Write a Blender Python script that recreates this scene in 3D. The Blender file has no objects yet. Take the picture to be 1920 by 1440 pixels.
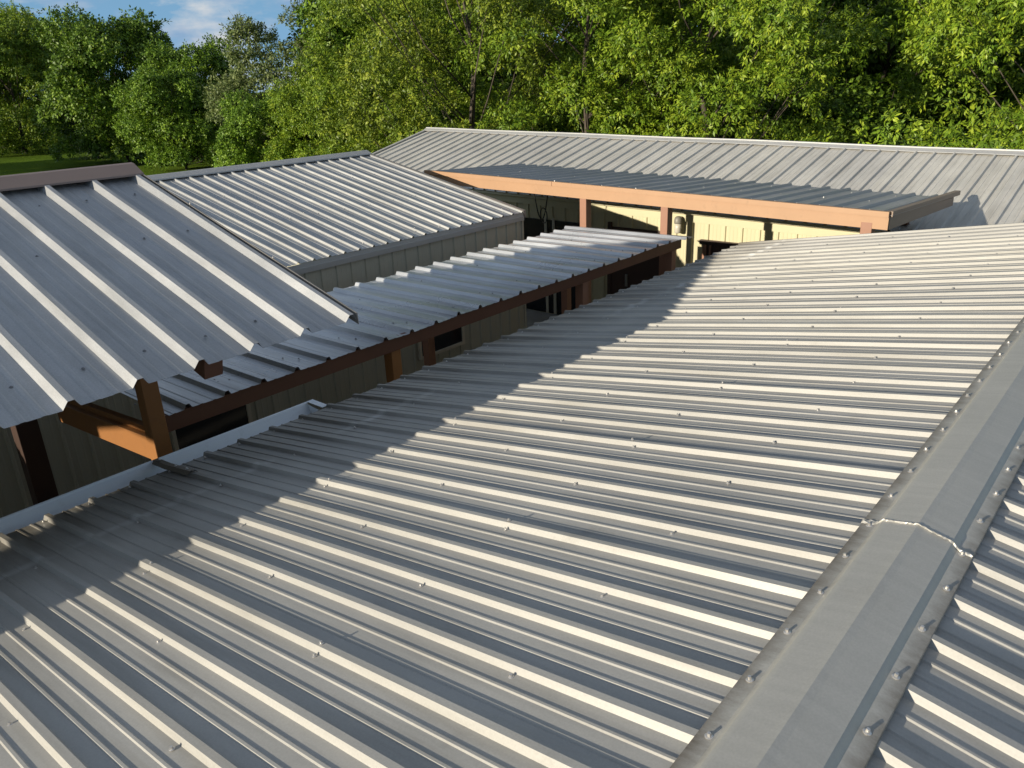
import bpy, math, random
import numpy as np
from mathutils import Matrix, Vector

SC = bpy.context.scene
COL = SC.collection

# ------------------------------------------------------------------ camera
R = [[0.6479, -0.760778, -0.037974], [0.300603, 0.209559, 0.930442], [0.699902, 0.614249, -0.364466]]
CAM = (-4.97398, -0.490504, 1.442107)
cd = bpy.data.cameras.new('camera')
cam = bpy.data.objects.new('camera', cd)
COL.objects.link(cam)
r, u, f = R
cam.matrix_world = Matrix(((r[0], u[0], -f[0], CAM[0]), (r[1], u[1], -f[1], CAM[1]), (r[2], u[2], -f[2], CAM[2]), (0, 0, 0, 1)))
cd.sensor_width = 36.0
cd.lens = 1464.66 / 1920 * 36
cd.clip_start = 0.05
cd.clip_end = 2000
SC.camera = cam

# ------------------------------------------------------------------ light
SUN_TO = Vector((-1.0, 0.222, 0.228)).normalized()
EL = math.asin(SUN_TO.z)
sd = bpy.data.lights.new('sun', 'SUN')
sd.energy = 5.0
sd.angle = math.radians(0.5)
sd.color = (1.0, 0.895, 0.72)
sun = bpy.data.objects.new('sun', sd)
sun.rotation_euler = SUN_TO.to_track_quat('Z', 'Y').to_euler()
COL.objects.link(sun)

W = bpy.data.worlds.new('World')
SC.world = W
W.use_nodes = True
nt = W.node_tree
N, L = nt.nodes, nt.links
bg = N['Background']
sky = N.new('ShaderNodeTexSky')
sky.sky_type = 'NISHITA'
sky.sun_disc = False
sky.sun_elevation = EL
sky.sun_rotation = math.atan2(SUN_TO.x, SUN_TO.y)
sky.air_density = 1.0
sky.dust_density = 0.2
sky.ozone_density = 2.6
tc = N.new('ShaderNodeTexCoord')
mp = N.new('ShaderNodeMapping')
mp.inputs['Scale'].default_value = (1.0, 1.0, 2.6)
mp.inputs['Location'].default_value = (0.35, 0.1, 0.12)
no = N.new('ShaderNodeTexNoise')
no.inputs['Scale'].default_value = 8.5
no.inputs['Detail'].default_value = 7
no.inputs['Roughness'].default_value = 0.55
cr = N.new('ShaderNodeValToRGB')
cr.color_ramp.elements[0].position = 0.43
cr.color_ramp.elements[1].position = 0.60
no2 = N.new('ShaderNodeTexNoise')
no2.inputs['Scale'].default_value = 9.0
no2.inputs['Detail'].default_value = 5
mp2 = N.new('ShaderNodeMapping')
mp2.inputs['Scale'].default_value = (1.0, 1.0, 3.0)
cr2 = N.new('ShaderNodeValToRGB')
cr2.color_ramp.elements[0].color = (3.4, 5.0, 7.4, 1)
cr2.color_ramp.elements[1].color = (9.5, 9.3, 9.0, 1)
cr2.color_ramp.elements[0].position = 0.40
cr2.color_ramp.elements[1].position = 0.60
mix = N.new('ShaderNodeMix')
mix.data_type = 'RGBA'
L.new(tc.outputs['Generated'], mp.inputs['Vector'])
L.new(mp.outputs['Vector'], no.inputs['Vector'])
L.new(no.outputs['Fac'], cr.inputs['Fac'])
L.new(tc.outputs['Generated'], mp2.inputs['Vector'])
L.new(mp2.outputs['Vector'], no2.inputs['Vector'])
L.new(no2.outputs['Fac'], cr2.inputs['Fac'])
L.new(cr.outputs['Color'], mix.inputs[0])
tint = N.new('ShaderNodeMix')
tint.data_type = 'RGBA'; tint.blend_type = 'MULTIPLY'; tint.inputs[0].default_value = 1.0
tint.inputs[7].default_value = (0.90, 1.04, 1.10, 1)
L.new(sky.outputs['Color'], tint.inputs[6])
# bright band of haze low over the horizon
sxyz = N.new('ShaderNodeSeparateXYZ')
hz = N.new('ShaderNodeMapRange'); hz.interpolation_type = 'SMOOTHSTEP'
hz.inputs[1].default_value = 0.30; hz.inputs[2].default_value = 0.02; hz.inputs[4].default_value = 0.85
L.new(tc.outputs['Generated'], sxyz.inputs[0])
L.new(sxyz.outputs[2], hz.inputs[0])
hm = N.new('ShaderNodeMix'); hm.data_type = 'RGBA'
hm.inputs[7].default_value = (2.5, 5.2, 8.6, 1)
L.new(hz.outputs[0], hm.inputs[0])
L.new(tint.outputs[2], hm.inputs[6])
L.new(hm.outputs[2], mix.inputs[6])
L.new(cr2.outputs['Color'], mix.inputs[7])
L.new(mix.outputs[2], bg.inputs['Color'])
bg.inputs['Strength'].default_value = 0.064

SC.view_settings.view_transform = 'Standard'
SC.view_settings.look = 'None'
SC.view_settings.gamma = 1
SC.view_settings.use_curve_mapping = False
SC.view_settings.exposure = 0.33

# ------------------------------------------------------------------ materials
def newmat(name):
    m = bpy.data.materials.new(name)
    m.use_nodes = True
    return m, m.node_tree.nodes, m.node_tree.links, m.node_tree.nodes['Principled BSDF']

def ramp(N, pts):
    c = N.new('ShaderNodeValToRGB')
    e = c.color_ramp.elements
    while len(e) < len(pts):
        e.new(0.5)
    for i, (p, col) in enumerate(pts):
        e[i].position = p
        e[i].color = col if len(col) == 4 else (*col, 1)
    return c

def noise(N, L, scale, detail=3, rough=0.5, vec=None, sc=(1, 1, 1)):
    t = N.new('ShaderNodeTexCoord')
    mp = N.new('ShaderNodeMapping')
    mp.inputs['Scale'].default_value = sc
    L.new(t.outputs['Object'], mp.inputs['Vector'])
    n = N.new('ShaderNodeTexNoise')
    n.inputs['Scale'].default_value = scale
    n.inputs['Detail'].default_value = detail
    n.inputs['Roughness'].default_value = rough
    L.new(mp.outputs['Vector'], n.inputs['Vector'])
    return n

def mixc(N, L, fac, a, b, mode='MIX'):
    m = N.new('ShaderNodeMix')
    m.data_type = 'RGBA'
    m.blend_type = mode
    if isinstance(fac, (int, float)):
        m.inputs[0].default_value = fac
    else:
        L.new(fac, m.inputs[0])
    for i, v in ((6, a), (7, b)):
        if isinstance(v, tuple):
            m.inputs[i].default_value = (*v, 1)
        else:
            L.new(v, m.inputs[i])
    return m.outputs[2]

def metal_sheet(name, base, metallic=0.25, rough=0.42, var=0.10, streak=(1, 1, 1), eave=None, lap=None, dirt=0.35, spangle=0.05, edge=None, panel=None):
    """coated steel sheet: slight mottling, long streaks down the slope, grime along an eave"""
    m, N, L, b = newmat(name)
    lo = tuple(c * (1 - var) for c in base)
    hi = tuple(min(1, c * (1 + var)) for c in base)
    n1 = noise(N, L, 1.1, 4, 0.6)
    c1 = ramp(N, [(0.3, lo), (0.7, hi)])
    L.new(n1.outputs['Fac'], c1.inputs['Fac'])
    n2 = noise(N, L, 14, 3, 0.6, sc=streak)
    c2 = ramp(N, [(0.35, (0.955, 0.955, 0.955)), (0.65, (1.03, 1.03, 1.03))])
    L.new(n2.outputs['Fac'], c2.inputs['Fac'])
    col = mixc(N, L, 1.0, c1.outputs['Color'], c2.outputs['Color'], 'MULTIPLY')
    n3 = noise(N, L, 160, 2, 0.5)
    c3 = ramp(N, [(0.3, (1 - spangle,) * 3), (0.7, (1 + spangle,) * 3)])
    L.new(n3.outputs['Fac'], c3.inputs['Fac'])
    col = mixc(N, L, 1.0, col, c3.outputs['Color'], 'MULTIPLY')
    if panel:                     # each sheet has weathered a little differently
        ax, wd, off = panel
        t = N.new('ShaderNodeTexCoord'); s = N.new('ShaderNodeSeparateXYZ')
        L.new(t.outputs['Object'], s.inputs[0])
        dv = N.new('ShaderNodeMath'); dv.operation = 'DIVIDE'; dv.inputs[1].default_value = wd
        ad = N.new('ShaderNodeMath'); ad.operation = 'ADD'; ad.inputs[1].default_value = off
        fl = N.new('ShaderNodeMath'); fl.operation = 'FLOOR'
        L.new(s.outputs[ax], dv.inputs[0]); L.new(dv.outputs[0], ad.inputs[0]); L.new(ad.outputs[0], fl.inputs[0])
        wn = N.new('ShaderNodeTexWhiteNoise'); wn.noise_dimensions = '1D'
        L.new(fl.outputs[0], wn.inputs['W'])
        cw = ramp(N, [(0.0, (0.93, 0.93, 0.94)), (1.0, (1.06, 1.055, 1.04))])
        L.new(wn.outputs['Value'], cw.inputs['Fac'])
        col = mixc(N, L, 1.0, col, cw.outputs['Color'], 'MULTIPLY')
        # long faint water runs
        wr = noise(N, L, 2.2, 5, 0.65, sc=tuple(6.0 if i == ax else 0.35 for i in range(3)))
        cx = ramp(N, [(0.46, (1, 1, 1)), (0.72, (0.80, 0.79, 0.77))])
        L.new(wr.outputs['Fac'], cx.inputs['Fac'])
        col = mixc(N, L, 1.0, col, cx.outputs['Color'], 'MULTIPLY')
    # scattered grime spots
    n4 = noise(N, L, 3.2, 8, 0.72)
    c4 = ramp(N, [(0.60, (0, 0, 0)), (0.80, (dirt,) * 3)])
    L.new(n4.outputs['Fac'], c4.inputs['Fac'])
    col = mixc(N, L, c4.outputs['Color'], col, (0.17, 0.15, 0.12))
    if eave:                      # (axis, start, end): grime that builds up towards the eave
        ax, a0, a1, amount, tint = eave
        t = N.new('ShaderNodeTexCoord')
        s = N.new('ShaderNodeSeparateXYZ')
        L.new(t.outputs['Object'], s.inputs[0])
        mr = N.new('ShaderNodeMapRange')
        mr.inputs[1].default_value = a0
        mr.inputs[2].default_value = a1
        L.new(s.outputs[ax], mr.inputs[0])
        n5 = noise(N, L, 5, 6, 0.65, sc=streak)
        mu = N.new('ShaderNodeMath'); mu.operation = 'MULTIPLY'
        mm = N.new('ShaderNodeMapRange')
        mm.inputs[1].default_value = 0.3; mm.inputs[2].default_value = 0.62
        L.new(n5.outputs['Fac'], mm.inputs[0])
        L.new(mr.outputs[0], mu.inputs[0]); L.new(mm.outputs[0], mu.inputs[1])
        m2 = N.new('ShaderNodeMath'); m2.operation = 'MULTIPLY'; m2.inputs[1].default_value = amount
        L.new(mu.outputs[0], m2.inputs[0])
        col = mixc(N, L, m2.outputs[0], col, tint)
    if lap:                       # pale wiped band across the panels
        ax, c0, wd, amount = lap
        t = N.new('ShaderNodeTexCoord')
        s = N.new('ShaderNodeSeparateXYZ')
        L.new(t.outputs['Object'], s.inputs[0])
        sb = N.new('ShaderNodeMath'); sb.operation = 'SUBTRACT'; sb.inputs[1].default_value = c0
        ab = N.new('ShaderNodeMath'); ab.operation = 'ABSOLUTE'
        mr = N.new('ShaderNodeMapRange')
        mr.inputs[1].default_value = wd; mr.inputs[2].default_value = wd * 0.3
        L.new(s.outputs[ax], sb.inputs[0]); L.new(sb.outputs[0], ab.inputs[0]); L.new(ab.outputs[0], mr.inputs[0])
        n6 = noise(N, L, 1.4, 4, 0.6)
        mm = N.new('ShaderNodeMapRange')
        mm.inputs[1].default_value = 0.45; mm.inputs[2].default_value = 0.6
        L.new(n6.outputs['Fac'], mm.inputs[0])
        mu = N.new('ShaderNodeMath'); mu.operation = 'MULTIPLY'
        L.new(mr.outputs[0], mu.inputs[0]); L.new(mm.outputs[0], mu.inputs[1])
        m2 = N.new('ShaderNodeMath'); m2.operation = 'MULTIPLY'; m2.inputs[1].default_value = amount
        L.new(mu.outputs[0], m2.inputs[0])
        col = mixc(N, L, m2.outputs[0], col, (0.62, 0.62, 0.60))
    if edge:                      # rusty grime collecting along both long edges of a flashing
        c0, e0, e1 = edge
        t = N.new('ShaderNodeTexCoord'); s = N.new('ShaderNodeSeparateXYZ')
        L.new(t.outputs['Object'], s.inputs[0])
        sb = N.new('ShaderNodeMath'); sb.operation = 'SUBTRACT'; sb.inputs[1].default_value = c0 - 0.006
        ab = N.new('ShaderNodeMath'); ab.operation = 'ABSOLUTE'
        L.new(s.outputs[1], sb.inputs[0]); L.new(sb.outputs[0], ab.inputs[0])
        n8 = noise(N, L, 13, 8, 0.75, sc=(1, 0.4, 1))
        ms = N.new('ShaderNodeMapRange'); ms.inputs[1].default_value = 0.3; ms.inputs[2].default_value = 0.7
        ms.inputs[3].default_value = -0.028; ms.inputs[4].default_value = 0.022
        L.new(n8.outputs['Fac'], ms.inputs[0])
        ad = N.new('ShaderNodeMath'); ad.operation = 'ADD'
        L.new(ab.outputs[0], ad.inputs[0]); L.new(ms.outputs[0], ad.inputs[1])
        mr = N.new('ShaderNodeMapRange'); mr.inputs[1].default_value = 0.115; mr.inputs[2].default_value = e1 + 0.012
        mr.inputs[4].default_value = 0.85
        L.new(ad.outputs[0], mr.inputs[0])
        col = mixc(N, L, mr.outputs[0], col, (0.12, 0.095, 0.065))
        m3 = N.new('ShaderNodeMapRange'); m3.inputs[1].default_value = 0.014; m3.inputs[2].default_value = 0.0; m3.inputs[4].default_value = 0.5  # sunlit line painted pale along the step bends
        s3 = N.new('ShaderNodeMath'); s3.operation = 'SUBTRACT'; s3.inputs[1].default_value = 0.108
        a3 = N.new('ShaderNodeMath'); a3.operation = 'ABSOLUTE'
        L.new(ab.outputs[0], s3.inputs[0]); L.new(s3.outputs[0], a3.inputs[0]); L.new(a3.outputs[0], m3.inputs[0])
        col = mixc(N, L, m3.outputs[0], col, (0.52, 0.50, 0.42))
    L.new(col, b.inputs['Base Color'])
    b.inputs['Metallic'].default_value = metallic
    rr = ramp(N, [(0.3, (rough - 0.06,) * 3), (0.7, (rough + 0.08,) * 3)])
    L.new(n1.outputs['Fac'], rr.inputs['Fac'])
    L.new(rr.outputs['Color'], b.inputs['Roughness'])
    n7 = noise(N, L, 5, 3, 0.5)
    bp = N.new('ShaderNodeBump')
    bp.inputs['Strength'].default_value = 0.25
    bp.inputs['Distance'].default_value = 0.006
    L.new(n7.outputs['Fac'], bp.inputs['Height'])
    L.new(bp.outputs['Normal'], b.inputs['Normal'])
    return m

def paint(name, base, rough=0.55, var=0.08, scale=2.5, dirt=0.25, dirtcol=(0.08, 0.06, 0.04), metallic=0.0, sc=(1, 1, 1)):
    m, N, L, b = newmat(name)
    n1 = noise(N, L, scale, 5, 0.6, sc=sc)
    c1 = ramp(N, [(0.3, tuple(c * (1 - var) for c in base)), (0.7, tuple(min(1, c * (1 + var)) for c in base))])
    L.new(n1.outputs['Fac'], c1.inputs['Fac'])
    n2 = noise(N, L, 9, 8, 0.7)
    c2 = ramp(N, [(0.58, (0, 0, 0)), (0.8, (dirt,) * 3)])
    L.new(n2.outputs['Fac'], c2.inputs['Fac'])
    col = mixc(N, L, c2.outputs['Color'], c1.outputs['Color'], dirtcol)
    L.new(col, b.inputs['Base Color'])
    b.inputs['Roughness'].default_value = rough
    b.inputs['Metallic'].default_value = metallic
    bp = N.new('ShaderNodeBump')
    bp.inputs['Strength'].default_value = 0.15
    bp.inputs['Distance'].default_value = 0.004
    L.new(n1.outputs['Fac'], bp.inputs['Height'])
    L.new(bp.outputs['Normal'], b.inputs['Normal'])
    return m

M = {}
M['roofA'] = metal_sheet('weathered_galvalume', (0.40, 0.392, 0.365), 0.08, 0.50, 0.06, (1, 0.06, 1), panel=(0, 4 * 0.2286, 0.03),
                         eave=(1, 2.9, 3.75, 0.95, (0.11, 0.095, 0.07)), lap=(1, 3.18, 0.05, 0.5))
M['roofB'] = metal_sheet('bright_galvalume', (0.44, 0.45, 0.455), 0.35, 0.38, 0.10, (1, 0.08, 1), panel=(0, 3 * 0.317, 0.1), spangle=0.10,
                         eave=(1, 3.9, 3.1, 0.25, (0.2, 0.2, 0.2)))
M['roofC'] = metal_sheet('canopy_galvalume', (0.60, 0.615, 0.63), 0.55, 0.30, 0.10, (1, 0.08, 1), panel=(0, 0.9144, 0.15),
                         eave=(1, 5.4, 4.6, 0.55, (0.14, 0.14, 0.14)))
M['roofD'] = metal_sheet('grey_panel', (0.47, 0.47, 0.455), 0.35, 0.40, 0.08, (1, 0.08, 1), panel=(0, 0.9144, 0.2))
M['roofE'] = metal_sheet('pale_weathered_panel', (0.54, 0.525, 0.485), 0.1, 0.55, 0.08, (0.08, 1, 1), dirt=0.25, panel=(1, 0.9144, 0.1))
M['roofF'] = metal_sheet('porch_panel', (0.36, 0.36, 0.36), 0.25, 0.42, 0.08, (0.08, 1, 1))
M['capA'] = metal_sheet('ridge_flashing', (0.43, 0.42, 0.385), 0.15, 0.5, 0.05, (2.5, 0.25, 1), dirt=0.3, edge=(-0.035, 0.085, 0.172))
M['capE'] = metal_sheet('ridge_flashing_pale', (0.42, 0.42, 0.41), 0.2, 0.5, 0.06, (1, 1, 1), dirt=0.5)
M['gutter'] = paint('gutter_white_enamel', (0.80, 0.84, 0.87), 0.3, 0.03)
M['brown'] = paint('brown_trim_paint', (0.125, 0.052, 0.028), 0.5, 0.08)
M['brown_cap'] = paint('brown_ridge_paint', (0.23, 0.17, 0.145), 0.5, 0.05)
M['fascia'] = paint('terracotta_fascia_paint', (0.40, 0.235, 0.13), 0.5, 0.05)
M['post'] = paint('post_paint', (0.30, 0.15, 0.095), 0.5, 0.06)
M['post_orange'] = paint('porch_steel_paint', (0.30, 0.13, 0.04), 0.5, 0.06)
M['end_fascia'] = paint('end_fascia_paint', (0.26, 0.19, 0.14), 0.5, 0.05)
M['rake_grey'] = paint('rake_grey_paint', (0.24, 0.225, 0.205), 0.5, 0.05)
M['grey_trim'] = paint('grey_eave_trim', (0.36, 0.355, 0.33), 0.5, 0.05)
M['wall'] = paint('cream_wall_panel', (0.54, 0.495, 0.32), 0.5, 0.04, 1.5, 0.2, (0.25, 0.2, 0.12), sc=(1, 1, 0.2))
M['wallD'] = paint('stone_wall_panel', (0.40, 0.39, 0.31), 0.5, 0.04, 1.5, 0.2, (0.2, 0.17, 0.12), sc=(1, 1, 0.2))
M['window_frame'] = paint('window_frame_tan', (0.50, 0.46, 0.36), 0.5)
M['dark_frame'] = paint('dark_door_paint', (0.055, 0.03, 0.022), 0.5)
M['glass'] = paint('dark_glass', (0.012, 0.014, 0.016), 0.08, 0.1, dirt=0.05)
M['screw'] = paint('zinc_screw', (0.62, 0.60, 0.57), 0.35, 0.1, 40, 0.3, metallic=0.7)
M['screw_dark'] = paint('weathered_screw', (0.20, 0.20, 0.20), 0.5, 0.1, 40, 0.5)
M['foil'] = paint('crumpled_sealant_foil', (0.46, 0.45, 0.42), 0.45, 0.25, 60, 0.6, (0.12, 0.1, 0.08), metallic=0.4)
M['lampgrey'] = paint('lamp_housing_grey', (0.22, 0.21, 0.18), 0.45)
M['lampglass'] = paint('lamp_diffuser', (0.55, 0.52, 0.44), 0.3)
M['cable'] = paint('black_cable', (0.02, 0.02, 0.02), 0.5)
M['wood'] = paint('weathered_plank', (0.20, 0.15, 0.09), 0.8, 0.3, 12, sc=(0.2, 1, 1))
M['bark'] = paint('bark', (0.075, 0.06, 0.045), 0.9, 0.3, 8, sc=(1, 1, 0.25))

def leafmat(name, c_dark, c_mid, c_light, trans=0.14):
    m, N, L, b = newmat(name)
    at = N.new('ShaderNodeAttribute'); at.attribute_name = 'leafvar'
    oi = N.new('ShaderNodeObjectInfo')
    c = ramp(N, [(0.0, c_dark), (0.5, c_mid), (1.0, c_light)])
    L.new(at.outputs['Fac'], c.inputs['Fac'])
    hs = N.new('ShaderNodeHueSaturation')
    mr = N.new('ShaderNodeMapRange')
    mr.inputs[3].default_value = 0.85; mr.inputs[4].default_value = 1.15
    L.new(oi.outputs['Random'], mr.inputs[0])
    L.new(mr.outputs[0], hs.inputs['Value'])
    L.new(c.outputs['Color'], hs.inputs['Color'])
    L.new(hs.outputs['Color'], b.inputs['Base Color'])
    b.inputs['Roughness'].default_value = 0.5
    b.inputs['Specular IOR Level'].default_value = 0.35
    tr = N.new('ShaderNodeBsdfTranslucent')
    L.new(hs.outputs['Color'], tr.inputs['Color'])
    ms = N.new('ShaderNodeMixShader')
    ms.inputs[0].default_value = trans
    L.new(b.outputs[0], ms.inputs[1]); L.new(tr.outputs[0], ms.inputs[2])
    L.new(ms.outputs[0], N['Material Output'].inputs['Surface'])
    return m

M['leaf_bright'] = leafmat('pecan_leaf', (0.05, 0.11, 0.007), (0.155, 0.25, 0.014), (0.38, 0.46, 0.035))
M['leaf_olive'] = leafmat('olive_leaf', (0.05, 0.09, 0.008), (0.15, 0.215, 0.015), (0.33, 0.37, 0.035))
M['leaf_dark'] = leafmat('dark_oak_leaf', (0.045, 0.095, 0.009), (0.115, 0.21, 0.015), (0.25, 0.36, 0.028))
M['leaf_grey'] = leafmat('grey_green_leaf', (0.06, 0.10, 0.025), (0.12, 0.16, 0.045), (0.22, 0.25, 0.09), 0.2)

# ------------------------------------------------------------------ mesh helpers
class MB:
    def __init__(s):
        s.v, s.f = [], []
    def add(s, vs, fs):
        o = len(s.v)
        s.v += [tuple(map(float, q)) for q in vs]
        s.f += [tuple(i + o for i in q) for q in fs]
        return s
    def prism(s, path0, path1, closed=True):
        n = len(path0)
        vs = list(path0) + list(path1)
        fs = [(i, (i + 1) % n, n + (i + 1) % n, n + i) for i in range(n if closed else n - 1)]
        if closed:
            fs += [tuple(range(n - 1, -1, -1)), tuple(range(n, 2 * n))]
        return s.add(vs, fs)
    def box(s, x0, x1, y0, y1, z0, z1):
        return s.prism([(x0, y0, z0), (x1, y0, z0), (x1, y1, z0), (x0, y1, z0)], [(x0, y0, z1), (x1, y0, z1), (x1, y1, z1), (x0, y1, z1)])
    def beam(s, a, b, w, h, up=(0, 0, 1)):
        """box section between two points; a, b = centre of the TOP face ends"""
        a, b, up = Vector(a), Vector(b), Vector(up)
        d = (b - a).normalized()
        sd_ = d.cross(up).normalized() * (w / 2)
        dn = d.cross(sd_).normalized() * h
        if dn.dot(up) > 0:
            dn = -dn
        c0 = [a - sd_, a + sd_, a + sd_ + dn, a - sd_ + dn]
        c1 = [b - sd_, b + sd_, b + sd_ + dn, b - sd_ + dn]
        return s.prism(c0, c1)
    def tube(s, pts, rad, n=8):
        pts = [Vector(p) for p in pts]
        rings = []
        for i, p in enumerate(pts):
            d = (pts[min(i + 1, len(pts) - 1)] - pts[max(i - 1, 0)]).normalized()
            a = d.orthogonal().normalized()
            b = d.cross(a)
            rr = rad[i] if isinstance(rad, (list, tuple)) else rad
            rings.append([p + (a * math.cos(t) + b * math.sin(t)) * rr for t in [2 * math.pi * k / n for k in range(n)]])
        vs = [q for rg in rings for q in rg]
        fs = []
        for i in range(len(pts) - 1):
            for k in range(n):
                fs.append((i * n + k, i * n + (k + 1) % n, (i + 1) * n + (k + 1) % n, (i + 1) * n + k))
        fs += [tuple(range(n - 1, -1, -1)), tuple(range((len(pts) - 1) * n, len(pts) * n))]
        return s.add(vs, fs)
    def build(s, name, mat, parent=None, base=None, solid=0, smooth=False, bevel=0):
        me = bpy.data.meshes.new(name)
        me.from_pydata(s.v, [], s.f)
        me.validate()
        me.materials.append(mat)
        o = bpy.data.objects.new(name, me)
        COL.objects.link(o)
        if smooth:
            me.shade_smooth()
        if bevel:
            md = o.modifiers.new('bevel', 'BEVEL'); md.width = bevel; md.segments = 2; md.limit_method = 'ANGLE'
        if solid:
            md = o.modifiers.new('solid', 'SOLIDIFY'); md.thickness = solid; md.offset = -1
        if parent is not None:
            put(o, parent)
        return o

def wpos(o):
    p = Vector(o.location)
    while o.parent is not None:
        o = o.parent
        p += Vector(o.location)
    return p

def put(o, parent):
    """parent o (built in world coordinates, no rotation anywhere up the chain) and keep it in place"""
    w = wpos(parent)
    o.parent = parent
    o.location = Vector(o.location) - w

def tag(o, label, cat, group=None):
    o['label'] = label; o['category'] = cat
    if group: o['group'] = group
    return o

def thing(name, loc, label, cat, group=None):
    o = bpy.data.objects.new(name, None)
    o.empty_display_size = 0.3
    o.location = loc
    COL.objects.link(o)
    return tag(o, label, cat, group)

def structure(o):
    o['kind'] = 'structure'
    return o

def profile(u0, u1, pitch, phase, base_w, top_w, h, minors=(), mh=0.003, mw=0.022, lap=None, laph=0.002):
    """list of (u, height) across the ribs; ribs centred on phase + k*pitch; lap(k) -> lap rib with a lip"""
    pts = []
    k0 = math.floor((u0 - phase) / pitch) - 1
    k1 = math.ceil((u1 - phase) / pitch) + 1
    for k in range(k0, k1 + 1):
        c = phase + k * pitch
        e = laph if (lap and lap(k)) else 0
        pts += [(c - base_w / 2, 0), (c - top_w / 2, h + e), (c + top_w / 2, h + e)]
        if e:
            pts += [(c + base_w / 2 - (base_w - top_w) * 0.12, h * 0.22 + e), (c + base_w / 2 + 0.002, 0.001)]
        else:
            pts += [(c + base_w / 2, 0)]
        for q in minors:
            m = c + q * pitch
            pts += [(m - mw / 2, 0), (m - mw / 4, mh), (m + mw / 4, mh), (m + mw / 2, 0)]
    out = [p for p in pts if u0 < p[0] < u1]
    hl = next((p[1] for p in reversed(pts) if p[0] <= u0), 0)
    hr = next((p[1] for p in pts if p[0] >= u1), 0)
    return [(u0, hl)] + out + [(u1, hr)]

rng = random.Random(7)

def sheet(name, mat, O, U, Lv, length, prof, parent, solid=0.0016, seg=0.45, wav=0.0012, t0=0.0, sag=0.0):
    """ribbed sheet: point = O + U*u + Nrm*h + Lv*t"""
    O, U, Lv = Vector(O), Vector(U).normalized(), Vector(Lv).normalized()
    Nn = U.cross(Lv).normalized()
    if Nn.z < 0 or (abs(Nn.z) < 1e-6 and Nn.x + Nn.y > 0):
        Nn = -Nn
    ns = max(1, int(length / seg))
    vs, fs = [], []
    m = len(prof)
    for j in range(ns + 1):
        t = t0 + length * j / ns
        for (uu, h) in prof:
            w = wav * (math.sin(uu * 2.1 + t * 1.7) + 0.7 * math.sin(uu * 5.3 - t * 3.1 + 1) + 0.5 * math.sin(uu * 13.7 + t * 0.9))
            p = O + U * uu + Nn * (h + w) + Lv * (t + (0.0 if 0 < j < ns else 0.004 * math.sin(uu * 3.7)))
            vs.append(p)
    for j in range(ns):
        for i in range(m - 1):
            fs.append((j * m + i, j * m + i + 1, (j + 1) * m + i + 1, (j + 1) * m + i))
    b = MB().add(vs, fs)
    o = b.build(name, mat, parent)
    # face winding so that normals point along Nn
    me = o.data
    if me.polygons[0].normal.dot(Nn) < 0:
        me.flip_normals()
    md = o.modifiers.new('solid', 'SOLIDIFY'); md.thickness = solid; md.offset = -1
    return o

def screw_mesh(rw=0.0085, rh=0.0048, h=0.0095, mat=None):
    b = MB()
    n = 12
    def ring(r, z, k=n, ph=0): return [(r * math.cos(2 * math.pi * i / k + ph), r * math.sin(2 * math.pi * i / k + ph), z) for i in range(k)]
    b.prism(ring(rw * 0.95, 0), ring(rw, 0.0018))
    b.prism(ring(rw, 0.0018), ring(rw * 0.7, 0.0034))
    b.prism(ring(rh, 0.003, 6), ring(rh * 0.92, h, 6))
    me = bpy.data.meshes.new('screw')
    me.from_pydata(b.v, [], b.f)
    me.materials.append(mat or M['screw'])
    return me
SCREW = screw_mesh()
SCREW_DK = screw_mesh(0.0095, 0.0045, 0.007, M['screw_dark'])
SCREW_BIG = screw_mesh(0.0105, 0.0052, 0.0115)

def place_screws(name, positions, normal, parent, mesh=None, limit=100, scale=1.0):
    """nearest ones as individual parts, rest as one stuff part"""
    mesh = mesh or SCREW
    c = Vector(CAM)
    positions = sorted([Vector(p) for p in positions], key=lambda p: (p - c).length)
    nz = Vector(normal).normalized()
    rot = nz.to_track_quat('Z', 'Y')
    pw = wpos(parent)
    for p in positions[:limit]:
        o = bpy.data.objects.new(name, mesh)
        COL.objects.link(o)
        o.parent = parent
        o.location = p - pw
        tilt = Vector((rng.gauss(0, .06), rng.gauss(0, .06), 1))
        o.rotation_euler = (rot @ tilt.to_track_quat('Z', 'Y')).to_euler()
        o.scale = (scale,) * 3
    rest = positions[limit:]
    if rest:
        b = MB()
        mt = rot.to_matrix()
        for p in rest:
            b.add([mt @ (Vector(v.co) * scale) + p for v in mesh.vertices], [tuple(q.vertices) for q in mesh.polygons])
        o = b.build(name + 's', M['screw'], parent)
        o['kind'] = 'stuff'

# ------------------------------------------------------------------ ground
GZ = -3.2
def ground_mat():
    m, N, L, b = newmat('mown_grass')
    n1 = noise(N, L, 0.12, 6, 0.6)
    n2 = noise(N, L, 9, 6, 0.75)
    c1 = ramp(N, [(0.3, (0.085, 0.15, 0.014)), (0.7, (0.14, 0.22, 0.022))])
    c2 = ramp(N, [(0.3, (0.55, 0.55, 0.5)), (0.7, (1.3, 1.3, 1.1))])
    L.new(n1.outputs['Fac'], c1.inputs['Fac']); L.new(n2.outputs['Fac'], c2.inputs['Fac'])
    L.new(mixc(N, L, 1.0, c1.outputs['Color'], c2.outputs['Color'], 'MULTIPLY'), b.inputs['Base Color'])
    b.inputs['Roughness'].default_value = 0.95
    b.inputs['Specular IOR Level'].default_value = 0.05
    bp = N.new('ShaderNodeBump'); bp.inputs['Strength'].default_value = 1.0; bp.inputs['Distance'].default_value = 0.15
    L.new(n2.outputs['Fac'], bp.inputs['Height']); L.new(bp.outputs['Normal'], b.inputs['Normal'])
    return m
g = MB()
n = 60
gv, gf = [], []
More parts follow.
